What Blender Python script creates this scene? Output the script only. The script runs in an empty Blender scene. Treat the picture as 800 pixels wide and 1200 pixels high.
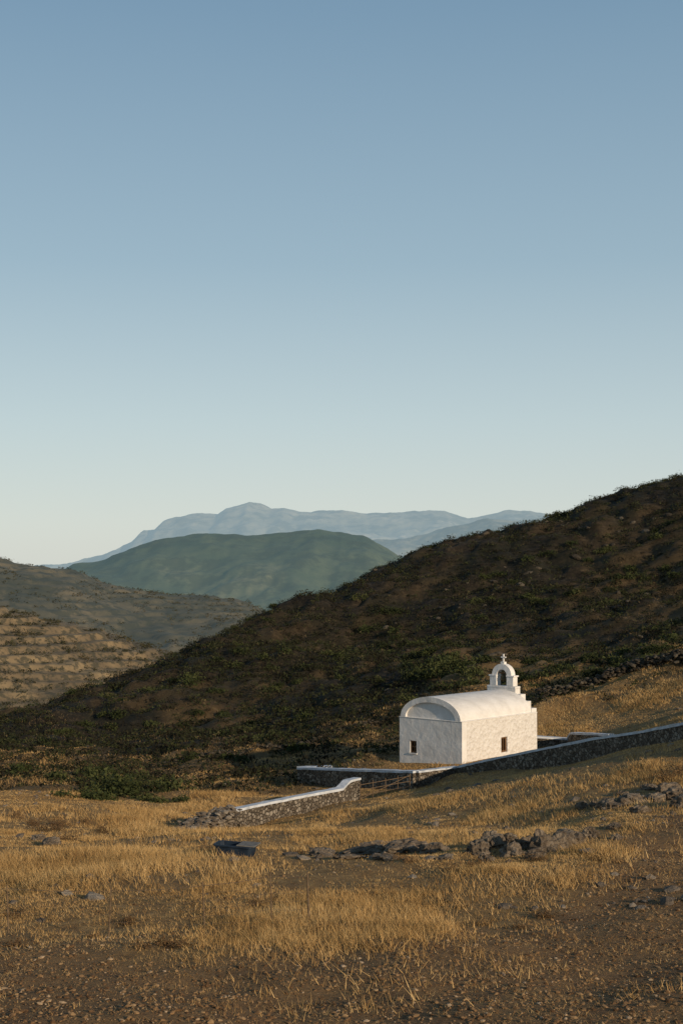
import bpy, bmesh, math, random
import numpy as np
from mathutils import Vector, Matrix, noise as mnoise
random.seed(7); rng=np.random.default_rng(11)
scene=bpy.context.scene
F=1667.0; PITCH=math.atan(65/F)
cp,sp=math.cos(PITCH),math.sin(PITCH)
def P(u,v,Y):
    a=(u-400)/F; b=(600-v)/F
    dy=cp-b*sp; dz=sp+b*cp
    return (a/dy*Y, Y, dz/dy*Y)
# ---------- noise ----------
def _h(ix,iy,s):
    t=np.sin(ix*127.1+iy*311.7+s*74.7)*43758.5453
    return t-np.floor(t)
def vn(x,y,s=0):
    ix=np.floor(x);iy=np.floor(y);fx=x-ix;fy=y-iy
    fx=fx*fx*(3-2*fx);fy=fy*fy*(3-2*fy)
    a=_h(ix,iy,s);b=_h(ix+1,iy,s);c=_h(ix,iy+1,s);d=_h(ix+1,iy+1,s)
    return (a*(1-fx)+b*fx)*(1-fy)+(c*(1-fx)+d*fx)*fy
def fbm(x,y,o=4,s=0):
    r=0;amp=1;t=0
    for i in range(o):
        r=r+amp*(vn(x*2**i+i*17.3,y*2**i+i*9.1,s+i)*2-1);t+=amp;amp*=.5
    return r/t
def sstep(a,b,x):
    t=np.clip((x-a)/(b-a),0,1);return t*t*(3-2*t)
# ---------- materials ----------
class M:
    def __init__(s,name,rough=.9):
        s.m=bpy.data.materials.new(name);s.m.use_nodes=True
        s.nt=s.m.node_tree;s.n=s.nt.nodes;s.l=s.nt.links
        s.b=s.n['Principled BSDF'];s.b.inputs['Roughness'].default_value=rough
        s.b.inputs['Specular IOR Level'].default_value=.15
        s.geo=s.n.new('ShaderNodeNewGeometry')
    def noise(s,scale,det=4,rough=.6,vec=None,dist=0):
        t=s.n.new('ShaderNodeTexNoise');t.inputs['Scale'].default_value=scale
        t.inputs['Detail'].default_value=det;t.inputs['Roughness'].default_value=rough
        t.inputs['Distortion'].default_value=dist
        s.l.new(vec or s.geo.outputs['Position'],t.inputs['Vector']);return t.outputs['Fac']
    def ramp(s,fac,stops):
        r=s.n.new('ShaderNodeValToRGB');e=r.color_ramp.elements
        while len(e)<len(stops): e.new(.5)
        for i,(p,c) in enumerate(stops):
            e[i].position=p;e[i].color=(c,c,c,1) if not hasattr(c,'__len__') else (*c,1)
        s.l.new(fac,r.inputs[0]);return r.outputs['Color']
    def mix(s,f,a,b,mode='MIX'):
        x=s.n.new('ShaderNodeMix');x.data_type='RGBA';x.blend_type=mode
        for i,v in ((0,f),(6,a),(7,b)):
            if isinstance(v,(int,float)): x.inputs[i].default_value=v if i==0 else (v,v,v,1)
            elif isinstance(v,tuple): x.inputs[i].default_value=(*v,1)
            else: s.l.new(v,x.inputs[i])
        return x.outputs[2]
    def col(s,c):
        if isinstance(c,tuple): s.b.inputs['Base Color'].default_value=(*c,1)
        else: s.l.new(c,s.b.inputs['Base Color'])
    def attr(s,name):
        a=s.n.new('ShaderNodeAttribute');a.attribute_name=name;return a
    def bump(s,h,st=.5,d=.05):
        b=s.n.new('ShaderNodeBump');b.inputs['Strength'].default_value=st;b.inputs['Distance'].default_value=d
        s.l.new(h,b.inputs['Height']);s.l.new(b.outputs[0],s.b.inputs['Normal'])
    def voro(s,scale,feat='F1',out='Distance',vec=None):
        t=s.n.new('ShaderNodeTexVoronoi');t.feature=feat;t.inputs['Scale'].default_value=scale
        s.l.new(vec or s.geo.outputs['Position'],t.inputs['Vector']);return t.outputs[out]
def mesh_np(name,verts,faces,mat,attrs=None,smooth=False,k=3):
    me=bpy.data.meshes.new(name)
    verts=np.ascontiguousarray(verts,dtype=np.float32);faces=np.ascontiguousarray(faces,dtype=np.int32)
    n=len(faces)
    me.vertices.add(len(verts));me.vertices.foreach_set('co',verts.ravel())
    me.loops.add(n*k);me.loops.foreach_set('vertex_index',faces.ravel())
    me.polygons.add(n);me.polygons.foreach_set('loop_start',np.arange(n,dtype=np.int32)*k)
    me.polygons.foreach_set('use_smooth',np.full(n,smooth))
    me.update(calc_edges=True)
    for an,av in (attrs or {}).items():
        av=np.asarray(av,dtype=np.float32)
        if av.ndim==1:
            a=me.attributes.new(an,'FLOAT','POINT');a.data.foreach_set('value',av)
        else:
            a=me.attributes.new(an,'FLOAT_COLOR','POINT');a.data.foreach_set('color',av.ravel())
    me.materials.append(mat)
    o=bpy.data.objects.new(name,me);scene.collection.objects.link(o);return o
def grid_faces(nx,ny):
    i=np.arange(nx-1)[None,:]+np.arange(ny-1)[:,None]*nx
    return np.stack([i,i+1,i+1+nx,i+nx],-1).reshape(-1,4)
# ---------- terrain ----------
C=[]
def c(u,v,d): C.append(P(u,v,d))
for q in [(0,1200,19),(400,1200,19),(800,1195,19),(0,1105,27),(400,1100,27),(800,1080,28),
 (0,1040,36),(400,1020,38),(800,1000,38),(0,985,52),(250,990,52),(400,975,55),(600,960,55),(800,935,52),
 (0,945,75),(200,975,67),(300,964,74),(360,953,77),(418,938,82.5),(485,924,86),(535,908,88),(541,896,92),(580,905,84),(467,893,95.6),(628,880,98.4),
 (350,927,94),(700,890,80),(800,872,68),(640,900,78),(700,872,96),
 (0,890,110),(0,845,155),(100,890,115),(100,850,150),(100,815,175),(200,925,92),(200,900,110),(200,840,155),(200,775,195),
 (300,890,112),(300,820,160),(300,725,215),(400,880,112),(400,820,150),(400,750,200),(400,688,237),
 (500,820,135),(500,740,190),(500,650,245),(600,815,130),(600,780,150),(600,700,205),(600,625,250),
 (700,850,105),(700,800,130),(700,770,150),(700,680,210),(700,590,255),
 (800,840,90),(800,790,115),(800,760,135),(800,660,205),(800,567,260)]: c(*q)
for (u,v,d) in [(0,845,155),(200,775,195),(400,688,237),(600,625,250),(800,567,260)]:
    x,y,z=P(u,v,d); C.append((x*1.1,y+60,z-20));C.append((x*1.3,y+170,z-60))
C+=[(0,0,-1.7),(12,0,-1.5),(-12,0,-2.2),(0,-25,.5),(0,9,-4.2),(14,9,-4),(-14,9,-5),(-60,75,-17),(-85,155,-30),(-60,20,-11),
    (45,30,-5),(60,80,-4.5),(110,150,5),(130,260,30),(160,400,20),(-150,220,-55),(60,-20,0),(-60,-20,-6)]
C=np.array(C)
S=100.
def phi(r2): return .5*r2*np.log(r2+1e-12)
A_=C[:,:2]/S;NC=len(A_)
K=phi(((A_[:,None]-A_[None])**2).sum(-1))+np.eye(NC)*2e-5
Pm=np.c_[np.ones(NC),A_]
sol=np.linalg.solve(np.block([[K,Pm],[Pm.T,np.zeros((3,3))]]),np.r_[C[:,2],0,0,0])
def rbf(x,y):
    x=np.asarray(x,float)/S;y=np.asarray(y,float)/S
    out=sol[NC]+sol[NC+1]*x+sol[NC+2]*y
    for i in range(NC): out=out+sol[i]*phi((x-A_[i,0])**2+(y-A_[i,1])**2)
    return out
YBX=[-60,-40,-19,-10,-3,5,14,25,45,90];YBY=[66,72,80,88,93,98,108,118,128,135]
def fieldmask(x,y):
    yb=np.interp(x,YBX,YBY)
    return sstep(-3,3,yb-y+fbm(x/9,y/14,3,5)*9)
SX=[-30,-7,-1,3,6,9,12,30];SY=[26,26,26.5,28,33,44,49,58]
def soilmask(x,y):
    yb=np.interp(x,SX,SY)
    return sstep(-2.6,2.6,yb-y+fbm(x/3,y/5,4,8)*5)
def ht(x,y):
    x=np.asarray(x,float);y=np.asarray(y,float)
    z=rbf(x,y)
    fm=fieldmask(x,y)
    cl=np.clip(((x-10)**2/90+(y-94)**2/60),.15,1) # levelled around the chapel
    z=z+fm*(fbm(x/5,y/5,3,1)*.3+fbm(x/.9,y/.9,3,2)*.07)*cl
    a=1-fm
    d=np.clip((y-90)/80,0,1)
    z=z+a*(fbm(x/20,y/24,4,3)*(.6+1.4*d)+(np.abs(fbm(x/6,y/6,4,4))-.2)*(1.1+1.1*d))*cl
    return np.maximum(z,-95)
ny,nx=820,640
t=np.linspace(0,1,ny);ys=-30+ (np.exp(t*3.0)-1)/(math.exp(3.0)-1)*480
t=np.linspace(-1,1,nx);xs=np.sinh(t*2.4)/math.sinh(2.4)*190+10
X,Y=np.meshgrid(xs,ys);Z=ht(X,Y)
fm=fieldmask(X,Y);sm=soilmask(X,Y)
def goldm(x,y):
    q=sstep(-.1,.3,fbm(x/14,y/14,4,21)+.15*sstep(160,110,y))
    return q*np.exp(-np.clip(y-125,0,999)/45)*(.5+.5*sstep(5,16,x))
gold=goldm(X,Y)
mask=np.stack([fm,sm,gold,np.ones_like(fm)],-1).reshape(-1,4)
g=M('ground_mat')
at=g.attr('mask');sep=g.n.new('ShaderNodeSeparateColor');g.l.new(at.outputs['Color'],sep.inputs[0])
fM,sM,gM=sep.outputs
n2=g.noise(3,6,.7);n3=g.noise(11,6,.75)
scr=g.ramp(g.noise(1.3,9,.75),[(.34,(.010,.008,.005)),(.5,(.025,.019,.0115)),(.6,(.05,.037,.021)),(.74,(.12,.088,.05))])  # dark scrub tones, darkened further in place of shade on the hillside
scr=g.mix(g.ramp(g.noise(.12,6,.65),[(.45,0.),(.6,.7)]),scr,(.016,.0175,.010))
gld=g.ramp(n2,[(.3,(.16,.092,.037)),(.55,(.29,.18,.072)),(.75,(.43,.285,.12))])
gld=g.mix(g.ramp(g.noise(.3,6,.65),[(.5,0.),(.68,.6)]),gld,(.19,.115,.052))
soil=g.ramp(n3,[(.3,(.06,.032,.015)),(.5,(.18,.103,.047)),(.68,(.32,.195,.09))])
soil=g.mix(g.ramp(g.noise(.8,7,.75),[(.42,0.),(.6,.8)]),soil,(.28,.165,.07))
hill=g.mix(gM,scr,gld)
cc=g.mix(fM,hill,gld);cc=g.mix(sM,cc,soil)
g.col(cc);g.bump(g.mix(.4,n2,n3),1,.22)
ground=mesh_np('ground',np.stack([X,Y,Z],-1).reshape(-1,3),grid_faces(nx,ny),g.m,{'mask':mask},True,4)
vm=M('valley_mat');vm.col(vm.ramp(vm.noise(.01,6),[(.3,(.1,.1,.08)),(.7,(.2,.17,.11))]))
mesh_np('valley_ground',[(-15000,-8000,-90),(15000,-8000,-90),(15000,20000,-90),(-15000,20000,-90)],[(0,1,2,3)],vm.m,None,False,4)
# ---------- distant hills ----------
def hillobj(name,D,sil,w,base,amp,mat,nscale,terr=0,nx=420,nyy=150,rough=.6,tmix=.6):
    pts=[P(u,v,D) for u,v in sil];px=np.array([p[0] for p in pts]);pz=np.array([p[2] for p in pts])
    xs=np.linspace(px[0],px[-1],nx);tt=np.linspace(-1,1,nyy)**3*.5+np.linspace(-1,1,nyy)*.5
    X,T=np.meshgrid(xs,tt);Y=D+T*w+0*X
    R=np.interp(X,px,pz)
    fall=np.where(T<0,1-np.abs(T)**1.25,1-np.abs(T)**1.6)
    n_=fbm(X/nscale,Y/nscale,6,31+int(D)%7)
    rid=-np.abs(fbm(X/nscale*1.6,Y/nscale*.6,5,51))
    fine=fbm(X/nscale*7,Y/nscale*7,4,71)
    Z=base+(R-base)*fall+amp*((n_+rid*1.6+.3)*np.clip(.18+np.abs(T)*2.4,0,1)+fine*.13*rough/.6)
    if terr:
        q=Z/terr+fbm(X/60,Y/60,2,3)*.9+fbm(X/14,Y/14,2,13)*.35;f=q-np.floor(q)
        Z=Z+(sstep(.7,1,f)-f)*terr*tmix*(.55+.45*np.clip(fbm(X/30,Y/30,3,17)*3+.5,0,1))
    return mesh_np(name,np.stack([X,Y,Z],-1).reshape(-1,3),grid_faces(nx,nyy),mat,None,True,4)
def hmat(name,stops,sc,haze_glow,shr=None,sa=.75):
    m=M(name)
    c0=m.ramp(m.noise(sc,10,.7),stops)
    if shr:
        c0=m.mix(m.ramp(m.noise(shr,5,.7),[(.48,0.),(.56,sa)]),c0,(.022,.024,.013))
    m.col(c0)
    m.b.inputs['Emission Color'].default_value=(*haze_glow,1);m.b.inputs['Emission Strength'].default_value=1  # haze painted on as a constant glow of the hill surface
    return m.m
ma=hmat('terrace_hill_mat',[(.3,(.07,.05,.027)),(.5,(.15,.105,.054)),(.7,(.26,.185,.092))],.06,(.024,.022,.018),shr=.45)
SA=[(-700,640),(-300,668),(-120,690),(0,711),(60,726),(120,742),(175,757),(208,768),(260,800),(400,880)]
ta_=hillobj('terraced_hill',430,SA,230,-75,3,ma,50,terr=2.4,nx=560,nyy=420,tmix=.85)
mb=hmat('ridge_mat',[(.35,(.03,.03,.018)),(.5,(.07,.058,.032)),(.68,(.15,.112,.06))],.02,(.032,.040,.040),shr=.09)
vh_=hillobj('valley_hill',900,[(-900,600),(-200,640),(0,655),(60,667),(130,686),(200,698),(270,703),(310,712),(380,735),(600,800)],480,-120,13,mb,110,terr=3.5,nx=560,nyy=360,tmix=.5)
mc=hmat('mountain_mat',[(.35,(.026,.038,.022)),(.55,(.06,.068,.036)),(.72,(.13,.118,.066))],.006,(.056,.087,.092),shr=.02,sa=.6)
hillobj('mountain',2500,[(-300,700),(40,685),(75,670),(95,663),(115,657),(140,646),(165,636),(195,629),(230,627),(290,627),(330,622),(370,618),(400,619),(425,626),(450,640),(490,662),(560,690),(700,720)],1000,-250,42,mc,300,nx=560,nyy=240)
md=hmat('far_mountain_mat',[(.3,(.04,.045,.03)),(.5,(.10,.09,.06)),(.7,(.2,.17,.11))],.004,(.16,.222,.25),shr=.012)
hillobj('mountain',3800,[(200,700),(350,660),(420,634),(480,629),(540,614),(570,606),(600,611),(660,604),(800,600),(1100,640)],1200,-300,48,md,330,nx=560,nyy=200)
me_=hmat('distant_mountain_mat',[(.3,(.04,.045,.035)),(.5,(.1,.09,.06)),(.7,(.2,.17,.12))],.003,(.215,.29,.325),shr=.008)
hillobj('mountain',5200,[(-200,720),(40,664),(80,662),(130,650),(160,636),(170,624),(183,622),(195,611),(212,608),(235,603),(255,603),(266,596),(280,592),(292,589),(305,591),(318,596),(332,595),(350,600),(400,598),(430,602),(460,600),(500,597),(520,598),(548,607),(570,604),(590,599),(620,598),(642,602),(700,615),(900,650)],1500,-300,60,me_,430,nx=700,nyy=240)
# ---------- walls ----------
wm=M('stone_wall_mat')
v1=wm.voro(5,'F1','Color');vd=wm.voro(5,'DISTANCE_TO_EDGE');
sepc=wm.n.new('ShaderNodeSeparateColor');wm.l.new(v1,sepc.inputs[0])
sc_=wm.ramp(sepc.outputs[0],[(0,(.08,.062,.045)),(.5,(.15,.122,.09)),(1,(.28,.24,.19))])
wm.col(wm.mix(wm.ramp(vd,[(0.,0.),(.06,1.)]),(.05,.04,.03),sc_));wm.bump(wm.ramp(vd,[(0.,0.),(.15,1.)]),1,.08)
cm=M('whitewash_mat',.8);cm.col(cm.ramp(cm.noise(2.5,6,.7),[(.3,(.3,.32,.34)),(.48,(.48,.50,.525)),(.7,(.57,.585,.6))]));cm.bump(cm.noise(5,4),.6,.06)
def wall(name,pts,h,th=.5,cope=.1,rag=0.):
    root=bpy.data.objects.new(name,None);scene.collection.objects.link(root)
    P3=[Vector(p) for p in pts];S_=[]
    for a,b in zip(P3[:-1],P3[1:]):
        k=max(1,int((b-a).length/.45))
        for i in range(k): S_.append(a.lerp(b,i/k))
    S_.append(P3[-1])
    def strip(nm,o,ztop,zbot,wd,mat,seg,rag):
        V=[];Fc=[]
        for i,p in enumerate(S_):
            a=S_[max(i-1,0)];b=S_[min(i+1,len(S_)-1)];d=(b-a);d.z=0;d.normalize();nrm=Vector((-d.y,d.x,0))
            q=p.copy()
            if i==0:q-=d*o
            if i==len(S_)-1:q+=d*o
            prof=[]
            for s in range(seg+1): prof.append((-wd/2,zbot+(ztop-zbot)*s/seg))
            for s in range(seg,-1,-1): prof.append((wd/2,zbot+(ztop-zbot)*s/seg))
            for k,(w_,z_) in enumerate(prof):
                j=(random.random()-.5)*rag
                jt=(random.random()-.5)*rag*.6
                V.append(q+nrm*(w_+j)+Vector((0,0,z_+jt)))
        m=2*(seg+1)
        for i in range(len(S_)-1):
            for k in range(m):
                a=i*m+k;b=i*m+(k+1)%m;Fc.append((a,b,b+m,a+m))
        me=bpy.data.meshes.new(nm)
        caps=[tuple(range(m))[::-1],tuple(range((len(S_)-1)*m,len(S_)*m))]
        me.from_pydata([tuple(v) for v in V],[],Fc+caps);me.materials.append(mat)
        bm=bmesh.new();bm.from_mesh(me);bmesh.ops.recalc_face_normals(bm,faces=bm.faces);bm.to_mesh(me);bm.free()
        ob=bpy.data.objects.new(nm,me);scene.collection.objects.link(ob);ob.parent=root
    strip('stonework',0,-cope if cope else 0,-h-.7,th,wm.m,4,rag)
    if cope: strip('coping',.04,0,-cope,th+.06,cm.m,1,.045)
    return root
Aw=P(352,899,95);Bw=P(487,903,86);Cw=P(535,898,89)
wall('courtyard_wall',[Aw,P(418,901,90),Bw],1.1,.5,.13,.05)
wall('courtyard_wall',[Bw,Cw],.9,.45,.1,.05)
wall('courtyard_wall',[P(352,898.5,95.3),P(410,896,100),P(472,886,106)],1.0,.5,.13,.05)
wall('boundary_wall',[Cw,P(580,888,86),P(640,876,81.5),P(700,864,77),P(750,857,73),P(800,847,69),P(860,838,65),P(960,828,58)],1.0,.5,.14,.07)
wall('courtyard_wall',[P(624,862,100),P(668,865,100),P(672,858,97),P(715,860,94)],.9,.5,.13,.04)
wall('field_wall',[P(418,911,82.5),P(406,914,81.2),P(398,923,80.3),P(350,932,77),P(300,942,74),P(262,950,71.5)],1.1,.42,.13,.07)
# ---------- chapel ----------
th=math.radians(48);N=Vector(P(541,895,92));NXc,NYc=N.x,N.y
ch=bpy.data.objects.new('white_chapel',None);scene.collection.objects.link(ch)
ch.location=N;ch.rotation_euler=(0,0,th)
W,L,H=5.2,8.5,2.62
pl=M('plaster_mat',.85)
pl.col(pl.ramp(pl.mix(.5,pl.noise(1.6,7,.75),pl.noise(7,4,.7)),[(.34,(.55,.51,.46)),(.5,(.65,.61,.56)),(.62,(.70,.665,.615))]))
pb=pl.mix(.5,pl.noise(4.5,5,.7),pl.voro(3.6));pl.bump(pb,1,.2)
ps=M('smooth_plaster_mat',.85)
ps.col(ps.ramp(ps.noise(.9,7,.7),[(.3,(.56,.53,.49)),(.6,(.70,.67,.63))]));ps.bump(ps.noise(2,5),.45,.1)
wood=M('wood_mat',.6);wood.col(wood.ramp(wood.noise(9,3),[(.3,(.09,.045,.02)),(.7,(.17,.09,.04))]))
dark=M('window_dark_mat',.3);dark.col((.012,.011,.01))
iron=M('bell_metal_mat',.45);iron.col((.10,.075,.04));iron.b.inputs['Metallic'].default_value=.8
def part(nm,bm,mat,parent=ch,bev=0,smooth=False):
    bmesh.ops.recalc_face_normals(bm,faces=bm.faces)
    me=bpy.data.meshes.new(nm);bm.to_mesh(me);bm.free();me.materials.append(mat)
    if smooth:
        for p in me.polygons:p.use_smooth=True
    o=bpy.data.objects.new(nm,me);scene.collection.objects.link(o);o.parent=parent
    if bev:
        b=o.modifiers.new('b','BEVEL');b.width=bev;b.segments=2;b.limit_method='ANGLE'
    return o
def box(nm,x0,x1,y0,y1,z0,z1,mat,bev=.04,parent=ch):
    bm=bmesh.new();bmesh.ops.create_cube(bm,size=1)
    for v in bm.verts:
        v.co=Vector((x0+(v.co.x+.5)*(x1-x0),y0+(v.co.y+.5)*(y1-y0),z0+(v.co.z+.5)*(z1-z0)))
    return part(nm,bm,mat,parent,bev)
def prof(nm,pts,x0,x1,mat,bev=.04,smooth=False):
    bm=bmesh.new();vs=[bm.verts.new((x0,y,z)) for y,z in pts];f=bm.faces.new(vs)
    r=bmesh.ops.extrude_face_region(bm,geom=[f])
    for v in r['geom']:
        if isinstance(v,bmesh.types.BMVert):v.co.x=x1
    bmesh.ops.triangulate(bm,faces=[q for q in bm.faces if len(q.verts)>4])
    return part(nm,bm,mat,ch,bev,smooth)
def slab(nm,mat,ux,o0,t,w0,w,h,hole):
    a0,a1,b0,b1=hole
    for i,(p0,p1,q0,q1) in enumerate([(w0,w,-2,b0),(w0,w,b1,h),(w0,a0,b0,b1),(a1,w,b0,b1)]):
        if ux=='y': box(f'{nm}_{i+1}',o0,o0+t,p0,p1,q0,q1,mat,0)
        else: box(f'{nm}_{i+1}',p0,p1,o0,o0+t,q0,q1,mat,0)
slab('gable_wall',ps.m,'y',0,.5,0,W,H,(3.75,4.3,.35,1.15))
slab('side_wall',pl.m,'x',0,.5,.5,L,H,(4.3,5.0,.3,1.3))
box('far_side_wall',.5,L,W-.5,W,-2,H,pl.m,0)
box('end_wall',L-.5,L-.001,.5,W-.5,-2,H,pl.m,0)
box('window_glass',.3,.32,3.75,4.3,.35,1.15,dark.m,0)
for k,(y0,y1,z0,z1) in enumerate([(3.75,3.84,.35,1.15),(4.21,4.3,.35,1.15),(3.84,4.21,.35,.44),(3.84,4.21,1.06,1.15),(3.995,4.055,.44,1.06),(3.84,3.995,.72,.78),(4.055,4.21,.72,.78)]):
    box(f'gable_window_frame_{k+1}',.1,.2,y0,y1,z0,z1,wood.m,0)
box('side_window_glass',4.3,5.0,.3,.32,.3,1.3,dark.m,0)
for k,(y0,y1,z0,z1) in enumerate([(4.3,4.4,.3,1.3),(4.9,5.0,.3,1.3),(4.4,4.9,.3,.4),(4.4,4.9,1.2,1.3),(4.62,4.68,.4,1.2)]):
    box(f'side_window_frame_{k+1}',y0,y1,.1,.2,z0,z1,wood.m,0)
box('gable_window_sill',-.06,.1,3.7,4.35,.27,.35,ps.m,0)
box('roof_ledge',-.03,L+.02,-.03,W+.04,H,H+.07,ps.m,.03)
rise=1.42;cy=W/2;z0=H+.07
def arc(hw,rise,n=28,z=z0,rev=False):
    p=[(cy-hw*math.cos(math.pi*i/n),z+rise*math.sin(math.pi*i/n)) for i in range(n+1)]
    return p[::-1] if rev else p
prof('barrel_vault',arc(2.5,rise)+arc(2.08,rise-.36,rev=True),-.02,L-.55,ps.m,0,False)
prof('tympanum',arc(2.08,rise-.36),.14,.6,ps.m,0)
st=[(2.56,2.95),(2.1,3.4),(1.65,3.85),(1.2,4.2)]
pr=[];zl=z0
for w_,zt in st:
    pr+=[(cy-w_,zl),(cy-w_,zt)];zl=zt
pr=pr+[(2*cy-y,z) for y,z in pr[::-1]]
prof('stepped_gable',pr,L-.56,L+.03,ps.m,.02)
bx0,bx1=L-.52,L
box('bellcote_base',bx0-.05,bx1+.06,cy-1.2,cy+1.2,4.2,4.36,ps.m,.03)
for s in (-1,1):
    ya,yb=sorted((cy+s*.42,cy+s*1.0));box('bellcote_pier_'+('1' if s<0 else '2'),bx0,bx1,ya,yb,4.36,5.0,ps.m,.03)
    ya,yb=sorted((cy+s*.40,cy+s*1.08));box('bellcote_ledge_'+('1' if s<0 else '2'),bx0-.04,bx1+.04,ya,yb,5.0,5.1,ps.m,.02)
nn=20
outer=[(cy-.82*math.cos(math.pi*i/nn),5.1+.78*math.sin(math.pi*i/nn)) for i in range(nn+1)]
inner=[(cy-.42*math.cos(math.pi*i/nn),5.1+.40*math.sin(math.pi*i/nn)) for i in range(nn+1)][::-1]
prof('bellcote_arch',outer+inner,bx0+.02,bx1-.02,ps.m,.0)
box('cross_base',L-.4,L-.12,cy-.16,cy+.16,5.86,6.02,ps.m,.02)
box('cross_upright',L-.31,L-.21,cy-.05,cy+.05,6.02,6.56,ps.m,.01)
box('cross_arm_1',L-.31,L-.21,cy-.2,cy-.052,6.28,6.38,ps.m,.01)
box('cross_arm_2',L-.31,L-.21,cy+.052,cy+.2,6.28,6.38,ps.m,.01)
bm=bmesh.new()
pb_=[(.05,.42),(.11,.40),(.15,.3),(.17,.15),(.23,.03),(.26,0)]
rings=[[bm.verts.new((L-.26+r*math.cos(a*math.pi/8),cy+r*math.sin(a*math.pi/8),4.78+z)) for a in range(16)] for r,z in pb_]
for a,b in zip(rings[:-1],rings[1:]):
    for i in range(16): bm.faces.new((a[i],a[(i+1)%16],b[(i+1)%16],b[i]))
bm.faces.new(rings[0]);part('bell',bm,iron.m,ch,0,True)
box('bell_yoke',L-.3,L-.22,cy-.42,cy+.42,5.2,5.27,wood.m,0)
# ---------- generic stones ----------
def ico(sub):
    bm=bmesh.new();bmesh.ops.create_icosphere(bm,subdivisions=sub,radius=1)
    v=np.array([x.co[:] for x in bm.verts]);f=np.array([[q.index for q in p.verts] for p in bm.faces]);bm.free();return v,f
def stones(name,pos,size,mat,sub=1,flat=.6,jit=.22):
    bv,bf=ico(sub);n=len(pos);k=len(bv)
    d=1+jit*(rng.random((n,k))-.5)*2
    V=bv[None]*d[...,None]
    sc=np.stack([.7+.6*rng.random(n),.7+.6*rng.random(n),flat*(.7+.6*rng.random(n))],-1)
    V=V*sc[:,None,:]
    a=rng.random(n)*6.28;ca,sa=np.cos(a)[:,None],np.sin(a)[:,None]
    V=np.stack([V[...,0]*ca-V[...,1]*sa,V[...,0]*sa+V[...,1]*ca,V[...,2]],-1)
    til=(rng.random((n,1))-.5)*.8
    V[...,2]+=V[...,0]*til
    V=V*np.asarray(size)[:,None,None]+np.asarray(pos)[:,None,:]
    Fc=(bf[None]+(np.arange(n)*k)[:,None,None]).reshape(-1,3)
    return mesh_np(name,V.reshape(-1,3),Fc,mat,{'tint':np.repeat(rng.random(n),k)})
def rockmat(name,cols):
    rk=M(name);ta=rk.attr('tint')
    rk.col(rk.ramp(rk.mix(.6,ta.outputs['Fac'],rk.noise(3,7,.75)),[(.2,cols[0]),(.5,cols[1]),(.75,cols[2])]));rk.bump(rk.noise(5,7,.7),1,.2);return rk
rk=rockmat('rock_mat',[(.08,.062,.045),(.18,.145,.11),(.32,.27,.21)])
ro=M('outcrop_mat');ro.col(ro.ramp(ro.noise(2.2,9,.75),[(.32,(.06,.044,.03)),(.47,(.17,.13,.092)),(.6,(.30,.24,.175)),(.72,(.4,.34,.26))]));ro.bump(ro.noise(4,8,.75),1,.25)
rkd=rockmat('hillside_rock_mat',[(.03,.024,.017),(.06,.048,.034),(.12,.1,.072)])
peb=M('pebble_mat');ta=peb.attr('tint')
peb.col(peb.ramp(ta.outputs['Fac'],[(.0,(.08,.043,.02)),(.6,(.19,.112,.053)),(.92,(.28,.18,.09)),(1,(.36,.27,.18))]))
def along(pts,n,spread):
    pts=np.array([p[:2] for p in pts]);seg=np.linalg.norm(np.diff(pts,axis=0),axis=1);cum=np.r_[0,np.cumsum(seg)]
    t=rng.random(n)*cum[-1];x=np.interp(t,cum,pts[:,0]);y=np.interp(t,cum,pts[:,1])
    x=x+rng.normal(0,spread,n);y=y+rng.normal(0,spread,n);return x,y,t/cum[-1]
x,y,tt=along([P(266,950,71.6),P(235,962,69),P(200,973,67)],600,.3)
z=ht(x,y)+rng.random(600)*(.95*(1-tt)+.12)
stones('rubble_wall',np.c_[x,y,z],.09+.13*rng.random(600),rk.m)
def drywall(name,line,h,n,sz=.2,sp=.3):
    x,y,tt=along([P(*q) for q in line],n,sp);gap=fbm(x/5,y/5,3,15)>-.25;x,y=x[gap],y[gap];n=len(x);z=ht(x,y)+rng.random(n)*h
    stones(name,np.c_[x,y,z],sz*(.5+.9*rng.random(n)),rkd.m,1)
drywall('drystone_wall',[(630,818,122),(680,810,122),(740,800,121),(800,795,118),(900,780,112)],.8,900,.2)
drywall('drystone_wall',[(190,905,112),(260,893,114),(340,880,116),(420,860,124),(470,850,128)],.4,420,.14)
def boulder(name,parts,seed=0,mat=None):
    bm=bmesh.new()
    for i,(px,py,r,fl,sx) in enumerate(parts):
        zz=float(ht(px,py));m=Matrix.Translation((px,py,zz+r*fl*.2))@Matrix.Rotation(random.random()*3,4,'Z')@Matrix.Rotation(random.uniform(-.25,.25),4,'X')@Matrix.Diagonal((r*sx,r,r*fl,1))
        g_=bmesh.ops.create_icosphere(bm,subdivisions=4,radius=1)
        for v in g_['verts']:
            p=v.co*1.3+Vector((seed*7+i*3.1,i,seed));
            cell=mnoise.cell(p*1.6)-.5
            dd=1+.3*mnoise.noise(p)+.18*mnoise.noise(p*2.7)+.1*mnoise.noise(p*6.)+.1*cell
            q=v.co*dd
            q=Vector((round(q.x*3)/3*.4+q.x*.6,round(q.y*3)/3*.4+q.y*.6,round(q.z*3)/3*.4+q.z*.6))
            v.co=m@q
    me=bpy.data.meshes.new(name);bm.to_mesh(me);bm.free();me.materials.append(mat or ro.m)
    o=bpy.data.objects.new(name,me);scene.collection.objects.link(o);return o
def at(u,v,d): 
    p=P(u,v,d);return p[0],p[1]
def solve(u,v,lo=15,hi=300):
    Ys=np.linspace(lo,hi,1200);a=(u-400)/F;b=(600-v)/F;dy=cp-b*sp;dz=sp+b*cp
    h=ht(a/dy*Ys,Ys);k=np.argmax(h>=dz/dy*Ys);return a/dy*Ys[k],Ys[k]
RP=[]
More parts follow.
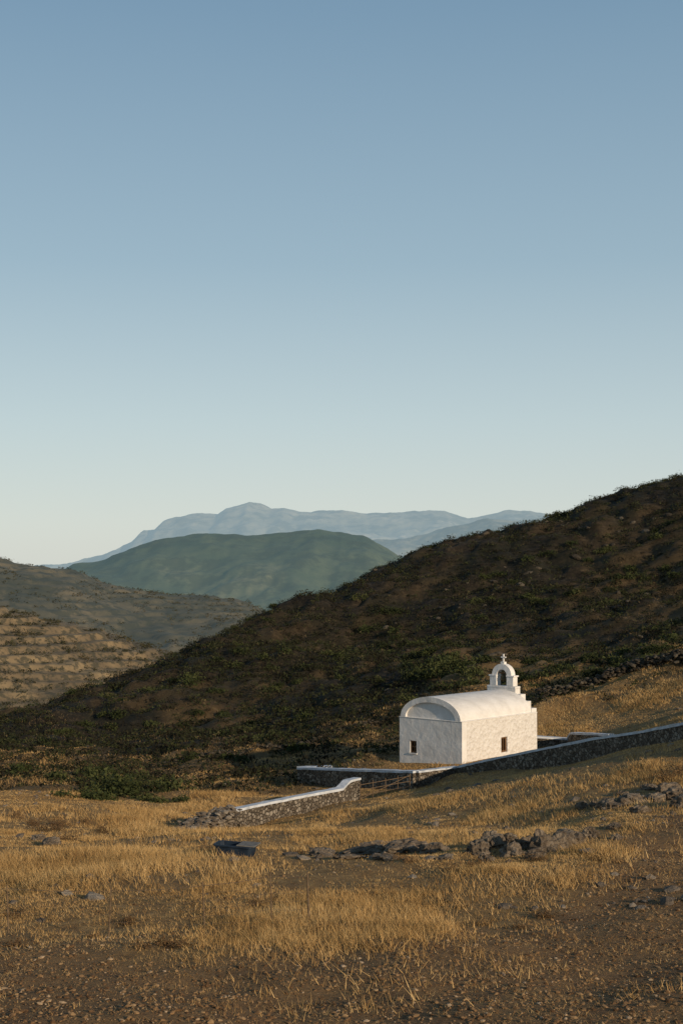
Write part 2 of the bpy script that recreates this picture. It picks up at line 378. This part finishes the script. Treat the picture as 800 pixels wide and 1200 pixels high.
def bl(name,specs,seed):
    parts=[]
    for u,v,wpx,fl,sx in specs:
        x,y=solve(u,v);r=wpx/F*y/2/sx*1.15;parts.append((x,y,r,fl,sx));RP.append((x,y,r*sx))
    return boulder(name,parts,seed)
bl('rock_outcrop',[(380,1003,40,.4,1.3),(430,1000,60,.36,1.7),(475,998,56,.5,1.5),(508,1000,34,.6,1.2),(520,1008,22,.5,1.2),(410,1006,34,.3,1.4),(455,1008,36,.3,1.6),(440,992,36,.35,1.6)],1)
bl('rock_pile',[(560,1000,26,.9,1),(578,994,28,1.,1),(600,1003,26,.9,1.1),(618,994,22,.9,1),(637,1000,34,1.,1.1),(655,994,26,1.,1),(668,987,34,.8,1.3),(690,982,20,.8,1),(595,988,18,.9,1),(570,1010,16,.7,1),(627,1006,20,.7,1)],2)
bl('rock_outcrop',[(715,948,32,.6,1.3),(740,942,36,.6,1.3),(765,940,38,.6,1.5),(790,935,34,.6,1.2),(750,952,22,.6,1.2),(782,928,24,.7,1.1),(720,970,16,.5,1.1),(760,925,18,.6,1.2),(805,945,36,.6,1.2),(730,932,16,.5,1.1)],3)
bl('boulder',[(60,990,24,.6,1.2),(45,985,16,.6,1)],4)
bl('boulder',[(682,948,14,.9,1),(696,945,10,.9,1)],5)
bl('boulder',[(700,1000,10,.7,1.1),(722,985,12,.7,1.1)],6)
n=1100;y=150+rng.random(n)*105;x=(rng.random(n)*.3)*y-.02*y
k=rng.random(n)<sstep(.0,.4,fbm(x/12,y/12,4,101));x,y=x[k],y[k]
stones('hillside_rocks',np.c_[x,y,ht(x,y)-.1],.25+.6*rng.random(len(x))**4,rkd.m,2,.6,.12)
n=34000
y=16+ (rng.random(n)**1.3)*38;x=(rng.random(n)*2-1)*.3*y
k=rng.random(n)<soilmask(x,y)*.8+.06
x,y=x[k],y[k];z=ht(x,y)
stones('pebbles',np.c_[x,y,z+.002],.012+.035*rng.random(len(x))**4+.005,peb.m,1,.6)
n=3600;y=30+rng.random(n)*72;x=(rng.random(n)*2-1)*.3*y
k=(rng.random(n)<.12+.8*(fbm(x/6,y/6,3,77)>.2))&~((np.abs(x-9)<7)&(np.abs(y-96)<7));x,y=x[k],y[k]
stones('field_stones',np.c_[x,y,ht(x,y)],.04+.2*rng.random(len(x))**3,rk.m,1,.6)
# ---------- grass ----------
def blades(name,x,y,hgt,wid,mat,per=9,spread=.12,lean=.35):
    n=len(x);spr=np.repeat(np.zeros(n)+spread,per)
    X=np.repeat(x,per)+rng.normal(0,1,n*per)*spr;Y=np.repeat(y,per)+rng.normal(0,1,n*per)*spr
    Z=ht(X,Y)-.02;H_=np.repeat(hgt,per)*(.5+.7*rng.random(n*per));W_=np.repeat(wid,per)*(.6+.8*rng.random(n*per))
    a=rng.random(n*per)*6.28;dx,dy=np.cos(a),np.sin(a)
    lx=rng.normal(-.12,lean,n*per)*H_;ly=rng.normal(0,lean,n*per)*H_
    v0=np.stack([X-dx*W_/2,Y-dy*W_/2,Z],-1);v1=np.stack([X+dx*W_/2,Y+dy*W_/2,Z],-1);v2=np.stack([X+lx,Y+ly,Z+H_],-1)
    V=np.stack([v0,v1,v2],1).reshape(-1,3)
    tint=np.repeat(np.repeat(rng.random(n),per)*.6+rng.random(n*per)*.4,3)
    return mesh_np(name,V,np.arange(len(V)).reshape(-1,3),mat,{'tint':tint})
def grassmat(name,stops):
    m=M(name);ta=m.attr('tint')
    m.col(m.ramp(m.mix(.6,ta.outputs['Fac'],m.noise(.28,6,.65)),stops))
    tr=m.n.new('ShaderNodeBsdfTranslucent');mx=m.n.new('ShaderNodeMixShader');mx.inputs[0].default_value=.3
    m.l.new(m.b.inputs['Base Color'].links[0].from_socket,tr.inputs[0])
    m.l.new(m.b.outputs[0],mx.inputs[1]);m.l.new(tr.outputs[0],mx.inputs[2]);m.l.new(mx.outputs[0],m.n['Material Output'].inputs[0]);return m.m
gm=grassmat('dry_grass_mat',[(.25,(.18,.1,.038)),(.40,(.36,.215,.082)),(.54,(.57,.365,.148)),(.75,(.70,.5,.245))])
n=185000
y=20+(rng.random(n)**1.15)*115;x=(rng.random(n)*2-1)*.31*y
fmk=fieldmask(x,y)*(1-soilmask(x,y)*.97);gp=goldm(x,y)*(y>92)
pt=sstep(-.3,.15,fbm(x/3.5,y/6,4,61))
bare=sstep(.08,.33,fbm(x/7,y/9,4,131)+.22*sstep(4,14,x)*sstep(75,55,y))
dens=np.maximum(fmk*(.15+.85*pt)*(1-.82*bare),gp*.5)
dx_=x-NXc;dy_=y-NYc
lx_=dx_*math.cos(th)+dy_*math.sin(th);ly_=-dx_*math.sin(th)+dy_*math.cos(th)
inside=(lx_>-.3)&(lx_<L+.3)&(ly_>-.3)&(ly_<W+.3)
for bx,by,br in RP: inside|=((x-bx)**2+(y-by)**2)<(br*.9)**2
def segd(px,py,a,b):
    ax,ay,bx,by=a[0],a[1],b[0],b[1];t=np.clip(((px-ax)*(bx-ax)+(py-ay)*(by-ay))/((bx-ax)**2+(by-ay)**2),0,1)
    return np.hypot(px-ax-t*(bx-ax),py-ay-t*(by-ay))
dw=np.full(n,99.)
for a,b in [(P(418,911,82.5),P(262,950,71.5)),(Bw,Cw),(Cw,P(640,876,81.5)),(P(640,876,81.5),P(800,847,69)),(Aw,Bw)]: dw=np.minimum(dw,segd(x,y,a,b))
k=(rng.random(n)<dens)&~inside&(dw>.35);x,y,dw=x[k],y[k],dw[k]
tall=sstep(.0,.4,fbm(x/4,y/6,3,91))*sstep(.4,4,dw)+.35*np.exp(-((y-29)/2.5)**2)*sstep(5,-2,x)
tall=np.minimum(tall,1.)*np.where(y<33,.75,1)
blades('dry_grass',x,y,(.07+.18*tall)*(.6+.8*rng.random(len(x))),.006+.00036*y,gm,7,.10+.0012*y,.5)
n=38000;y=15+rng.random(n)*39;x=(rng.random(n)*2-1)*.3*y;k=rng.random(n)<soilmask(x,y)*(.25+.7*(fbm(x/1.5,y/2,3,33)>0));x,y=x[k],y[k]
blades('straw_stubble',x,y,np.full(len(x),.05)*(.5+rng.random(len(x))),np.full(len(x),.009),gm,6,.09,1.3)
# pale dry tufts between the scrub on the hillside
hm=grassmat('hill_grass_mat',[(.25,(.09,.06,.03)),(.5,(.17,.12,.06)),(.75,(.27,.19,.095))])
n=26000;y=88+rng.random(n)*130;x=(rng.random(n)*2-1)*.3*y
k=rng.random(n)<(1-fieldmask(x,y))*sstep(-.1,.3,fbm(x/10,y/12,4,141))*np.exp(-np.clip(y-110,0,999)/55);x,y=x[k],y[k]
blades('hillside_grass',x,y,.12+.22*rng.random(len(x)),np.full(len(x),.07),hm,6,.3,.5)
# ---------- shrubs ----------
def shrubs(name,pos,rad,mat,nl=60,leaf=.13,flat=.65,tint=None,fill=.55):
    n=len(pos);pos=np.asarray(pos);rad=np.asarray(rad)
    th_=rng.random((n,nl))*6.28;ct=rng.random((n,nl))**.8;st_=np.sqrt(1-ct**2)
    lob=1+.28*np.sin(th_*3+rng.random((n,1))*6.28)*st_+.18*np.sin(th_*5+rng.random((n,1))*6.28+ct*4)
    r=(fill+(1-fill)*rng.random((n,nl)))*lob
    sx=.8+.5*rng.random((n,1));
    Cn=np.stack([np.cos(th_)*st_*r*sx,np.sin(th_)*st_*r,ct*r*flat],-1)*rad[:,None,None]+pos[:,None,:]
    s=(leaf*(.6+.8*rng.random((n,nl)))*(rad[:,None]**.6))[...,None,None]
    T=rng.normal(0,1,(n,nl,3,3));T/=np.linalg.norm(T,axis=-1,keepdims=True)
    V=(Cn[:,:,None,:]+T*s).reshape(-1,3)
    tb=rng.random(n) if tint is None else tint
    tt=np.repeat(np.repeat(tb,nl)*.7+rng.random(n*nl)*.3,3)
    return mesh_np(name,V,np.arange(len(V)).reshape(-1,3),mat,{'tint':tt})
def shm(name,stops):
    m=M(name);ta=m.attr('tint');m.col(m.ramp(ta.outputs['Fac'],stops));return m.m
s_br=shm('scrub_mat',[(0,(.010,.008,.005)),(.4,(.02,.017,.009)),(.55,(.02,.024,.009)),(.8,(.036,.042,.015)),(.92,(.065,.055,.026)),(1,(.10,.07,.038))])
s_gr=shm('green_shrub_mat',[(0,(.014,.018,.006)),(.5,(.034,.043,.013)),(1,(.07,.075,.026))])
n=30000;y=86+rng.random(n)**.85*192;x=(rng.random(n)*2-1)*.33*y+3
fmk=fieldmask(x,y);cl_=fbm(x/9,y/9,4,41)
gp=goldm(x,y)
k=(rng.random(n)<(1-fmk)*(.42+.58*sstep(-.2,.2,cl_))*(1-.7*gp))
x,y=x[k],y[k];rad=.3+.85*rng.random(len(x))**2.2+.15*(y/250)
shrubs('scrub',np.c_[x,y,ht(x,y)-.05],rad,s_br,40,.15,.75)
B=[]
def cl(u,v,nb,su,r0,r1):
    x0,y0=solve(u,v,40,290)
    for i in range(nb):
        B.append((x0+random.gauss(0,su),y0+random.gauss(0,su*1.3),random.uniform(r0,r1)))
for q in [(150,925,10,1.8,.8,1.7),(135,915,6,2,.7,1.2),(185,935,5,1.5,.5,1),(110,935,6,1.5,.5,1.1),(230,890,4,2,.6,1.1),(290,865,4,2,.7,1.2),
 (540,785,12,4,.9,2.0),(510,765,9,4,.9,1.7),(470,758,7,4,.8,1.5),(580,800,8,3,.9,1.6),(740,775,10,3,.8,1.6),(770,772,10,3,.8,1.6),(790,740,8,3,.9,1.8),
 (650,790,5,3,.7,1.3),(620,795,6,3,.8,1.4),(430,820,4,3,.7,1.2),(380,835,4,3,.6,1.1),(345,800,5,3,.7,1.3),(440,735,7,4,.9,1.6),(220,800,5,4,.9,1.5),
 (560,740,6,5,.8,1.4),(640,710,6,5,.8,1.4),(700,700,6,5,.8,1.5),(750,680,6,5,.8,1.4),(600,680,6,5,.8,1.4),(400,770,6,4,.8,1.3),(300,780,6,4,.7,1.3),(680,640,5,5,.8,1.3),(770,630,5,5,.8,1.3),
 (60,870,5,3,.6,1.2),(120,855,5,3,.6,1.2),(180,860,5,3,.6,1.2),(250,830,5,3,.7,1.2),(300,845,5,3,.6,1.1),(50,905,4,2,.6,1.1),(350,870,4,3,.6,1.1),(150,830,5,4,.7,1.2)]: cl(*q)
for u,v,d,r in [(502,650,244,1.6),(515,645,245,1.8),(430,675,240,1.5),(445,670,240,1.2),(530,640,246,1.1),(335,712,226,1.4),(320,716,222,1.1),(285,732,213,1.1),(175,783,190,1.),(600,625,250,1.),(455,668,241,1.2),(365,700,232,1.1),(645,605,252,1.2),(655,603,252,1.3),(240,755,204,.9),(490,655,243,1.2),(700,591,255,.9),(765,575,258,1.),(780,570,259,1.),(90,820,172,.9)]:
    x0,y0=at(u,v,d)
    for i in range(3): B.append((x0+random.gauss(0,1.1),y0+random.gauss(0,1.5),r*random.uniform(.55,1)))
B=np.array(B);shrubs('green_shrubs',np.c_[B[:,0],B[:,1],ht(B[:,0],B[:,1])-.15],B[:,2],s_gr,420,.13,.75,fill=.6)
B=[]
for u,v,r in [(240,1000,.5),(205,1112,.4),(365,1100,.36),(150,1085,.3),(190,1108,.28),(380,1090,.28),(565,1085,.25),(50,975,.8),(65,968,.8),(40,968,.6),(80,985,.5),(120,975,.5),(790,912,.8),(775,915,.7),(800,908,.9),(640,1075,.3),(700,1010,.35),(300,1060,.3),(20,1075,.3),(520,1060,.25),(480,1010,.4),(620,1010,.4),(560,1015,.4),(345,1102,.25),(110,1100,.2),(20,1110,.3),(430,1110,.2),(610,1090,.25),(350,1000,.35),(530,1020,.35),(100,965,.5),(20,960,.6)]:
    x0,y0=solve(u,v)
    B.append((x0,y0,r));B.append((x0+random.gauss(0,r*.9),y0+random.gauss(0,r),r*.7))
B=np.array(B);s_dry=shm('dried_bush_mat',[(0,(.05,.03,.016)),(.5,(.11,.065,.03)),(1,(.2,.12,.055))])
shrubs('dried_bushes',np.c_[B[:,0],B[:,1],ht(B[:,0],B[:,1])-.05],B[:,2],s_dry,420,.05,.7,fill=.25)
def scatter_on(obj,name,n,r0,r1,mat,nl,seed,ymax,xl):
    me=obj.data;co=np.empty(len(me.vertices)*3,np.float32);me.vertices.foreach_get('co',co);co=co.reshape(-1,3)
    k=(co[:,1]<ymax)&(co[:,0]>xl[0])&(co[:,0]<xl[1])
    co=co[k];idx=rng.integers(0,len(co),n*3);q=co[idx]
    kk=fbm(q[:,0]/25,q[:,1]/25,3,seed)>-.1;q=q[kk][:n]
    q=q+rng.normal(0,1,q.shape)*np.array([1,1,.0])
    shrubs(name,q,r0+(r1-r0)*rng.random(len(q))**2,mat,nl,.28,.7)
s_far=shm('hill_scrub_mat',[(0,(.03,.026,.015)),(.5,(.045,.045,.022)),(1,(.09,.07,.04))])
scatter_on(ta_,'hill_scrub',3000,.6,1.7,s_far,22,5,445,(-150,0))
scatter_on(vh_,'hill_scrub',2600,1.2,3.2,s_far,18,6,930,(-300,60))
# ---------- fence ----------
fr=bpy.data.objects.new('wire_fence',None);scene.collection.objects.link(fr)
pm=M('weathered_post_mat');pm.col(pm.ramp(pm.noise(12,4),[(.3,(.07,.045,.027)),(.7,(.17,.12,.075))]))
wr=M('wire_mat',.5);wr.col((.09,.065,.045));wr.b.inputs['Metallic'].default_value=.2
def tube(bm,a,b,r0,r1,s=6):
    a=Vector(a);b=Vector(b);d=(b-a).normalized();u=d.orthogonal().normalized();w=d.cross(u)
    A=[bm.verts.new(a+(u*math.cos(i*6.2832/s)+w*math.sin(i*6.2832/s))*r0) for i in range(s)]
    Bq=[bm.verts.new(b+(u*math.cos(i*6.2832/s)+w*math.sin(i*6.2832/s))*r1) for i in range(s)]
    for i in range(s): bm.faces.new((A[i],A[(i+1)%s],Bq[(i+1)%s],Bq[i]))
    bm.faces.new(Bq);bm.faces.new(A[::-1])
us=[-70,15,130,242,320,363];tops=[]
for i,u in enumerate(us):
    x0=(u-400)/F*(28.2+.003*u);y0=28.2+.003*u;zz=float(ht(x0,y0));h_=.98+random.uniform(-.06,.1)
    tp=(x0+random.uniform(-.06,.06),y0,zz+h_);tops.append((Vector((x0,y0,zz)),Vector(tp)))
    bm=bmesh.new();r=.017 if i!=5 else .024;tube(bm,(x0,y0,zz-.3),tp,r,r*.8,7);part(f'post_{i+1}',bm,pm.m,fr)
bm=bmesh.new()
for (b0,t0),(b1,t1) in zip(tops[:-1],tops[1:]):
    for k in range(6):
        f=.12+k*.16;A=b0.lerp(t0,f);Bq=b1.lerp(t1,f);mid=(A+Bq)/2-Vector((0,0,.03))
        r=.003 if k<5 else .006
        tube(bm,A,mid,r,r,4);tube(bm,mid,Bq,r,r,4)
    nv=int((b1-b0).length/.3)
    for j in range(1,nv):
        q0=b0.lerp(b1,j/nv);q1=t0.lerp(t1,j/nv);tube(bm,q0.lerp(q1,.12),q0.lerp(q1,.9),.002,.002,4)
part('wires',bm,wr.m,fr)
gt=bpy.data.objects.new('pole_gate',None);scene.collection.objects.link(gt)
bm=bmesh.new();g0=Vector(P(422,938,82));g1=Vector(P(480,925,85));g0.z=float(ht(g0.x,g0.y));g1.z=float(ht(g1.x,g1.y))
for k in range(3): tube(bm,g0+Vector((0,0,.3+k*.3)),g1+Vector((0,0,.3+k*.3)),.02,.02)
for j in range(5):
    q=g0.lerp(g1,j/4);tube(bm,q-Vector((0,0,.1)),q+Vector((0,0,1.05)),.025,.025)
tube(bm,g0+Vector((0,0,.1)),g1+Vector((0,0,.95)),.02,.02);part('poles',bm,pm.m,gt)
# ---------- trough ----------
tx,ty=solve(276,1003);tz=float(ht(tx,ty))
tr=bpy.data.objects.new('water_trough',None);scene.collection.objects.link(tr);tr.location=(tx,ty,tz+.02);tr.rotation_euler=(0,.03,-.25)
tm=M('trough_mat',.55);tm.col(tm.ramp(tm.noise(5,4),[(.3,(.008,.014,.024)),(.7,(.02,.032,.05))]))
bm=bmesh.new()
def ring(z,a,b): return [bm.verts.new((x*a,y*b,z)) for x,y in [(-1,-.6),(-.85,-1),(.85,-1),(1,-.6),(1,.6),(.85,1),(-.85,1),(-1,.6)]]
R=[ring(-.15,.5,.26),ring(.27,.57,.31),ring(.28,.62,.35),ring(.33,.62,.35),ring(.33,.55,.29),ring(.06,.48,.23)]
for a,b in zip(R[:-1],R[1:]):
    for i in range(8): bm.faces.new((a[i],a[(i+1)%8],b[(i+1)%8],b[i]))
bm.faces.new(R[-1]);bm.faces.new(R[0][::-1]);part('basin',bm,tm.m,tr,.01)
lm=M('board_mat');lm.col(lm.ramp(lm.noise(7,4),[(.3,(.1,.09,.08)),(.7,(.2,.19,.17))]))
box('cover_board',.12,.66,-.32,.32,.335,.36,lm.m,0,tr)
# ---------- light ----------
el=math.radians(15.5);saz=math.atan2(.66,-.75)
sd=Vector((math.sin(saz)*math.cos(el),math.cos(saz)*math.cos(el),math.sin(el)))
sl=bpy.data.lights.new('sun','SUN');sl.energy=4.4;sl.angle=math.radians(.5);sl.color=(1,.81,.585)
so=bpy.data.objects.new('sun',sl);scene.collection.objects.link(so);so.rotation_euler=sd.to_track_quat('Z','Y').to_euler()
w=bpy.data.worlds.new('World');scene.world=w;w.use_nodes=True;nt=w.node_tree
sk=nt.nodes.new('ShaderNodeTexSky');sk.sky_type='NISHITA';sk.sun_disc=False;sk.sun_elevation=el;sk.sun_rotation=saz
sk.air_density=1.0;sk.dust_density=.6;sk.ozone_density=1.5
tcw=nt.nodes.new('ShaderNodeTexCoord');sx_=nt.nodes.new('ShaderNodeSeparateXYZ');nt.links.new(tcw.outputs['Generated'],sx_.inputs[0])
rp=nt.nodes.new('ShaderNodeValToRGB');e=rp.color_ramp.elements
stops=[(0,(.65,.68,.645)),(.03,(.63,.68,.655)),(.10,(.52,.62,.645)),(.21,(.335,.465,.55)),(.37,(.20,.325,.445)),(.7,(.08,.16,.28))]
while len(e)<len(stops): e.new(.5)
for i,(p_,c_) in enumerate(stops): e[i].position=p_;e[i].color=(*c_,1)
nt.links.new(sx_.outputs['Z'],rp.inputs[0])
vs=nt.nodes.new('ShaderNodeVectorMath');vs.operation='SCALE';vs.inputs['Scale'].default_value=1/.12;nt.links.new(rp.outputs[0],vs.inputs[0])
mxw=nt.nodes.new('ShaderNodeMix');mxw.data_type='RGBA';mxw.inputs[0].default_value=.87
nt.links.new(sk.outputs[0],mxw.inputs[6]);nt.links.new(vs.outputs[0],mxw.inputs[7])
bg=nt.nodes['Background'];nt.links.new(mxw.outputs[2],bg.inputs[0]);bg.inputs[1].default_value=.12
# ---------- camera ----------
cd=bpy.data.cameras.new('camera');cd.sensor_fit='VERTICAL';cd.sensor_height=36;cd.sensor_width=24;cd.lens=50.01;cd.clip_end=40000;cd.clip_start=.1
co=bpy.data.objects.new('camera',cd);scene.collection.objects.link(co);co.location=(0,0,0);co.rotation_euler=(math.pi/2+PITCH,0,0)
scene.camera=co
scene.view_settings.view_transform='Standard';scene.view_settings.look='None';scene.view_settings.exposure=0
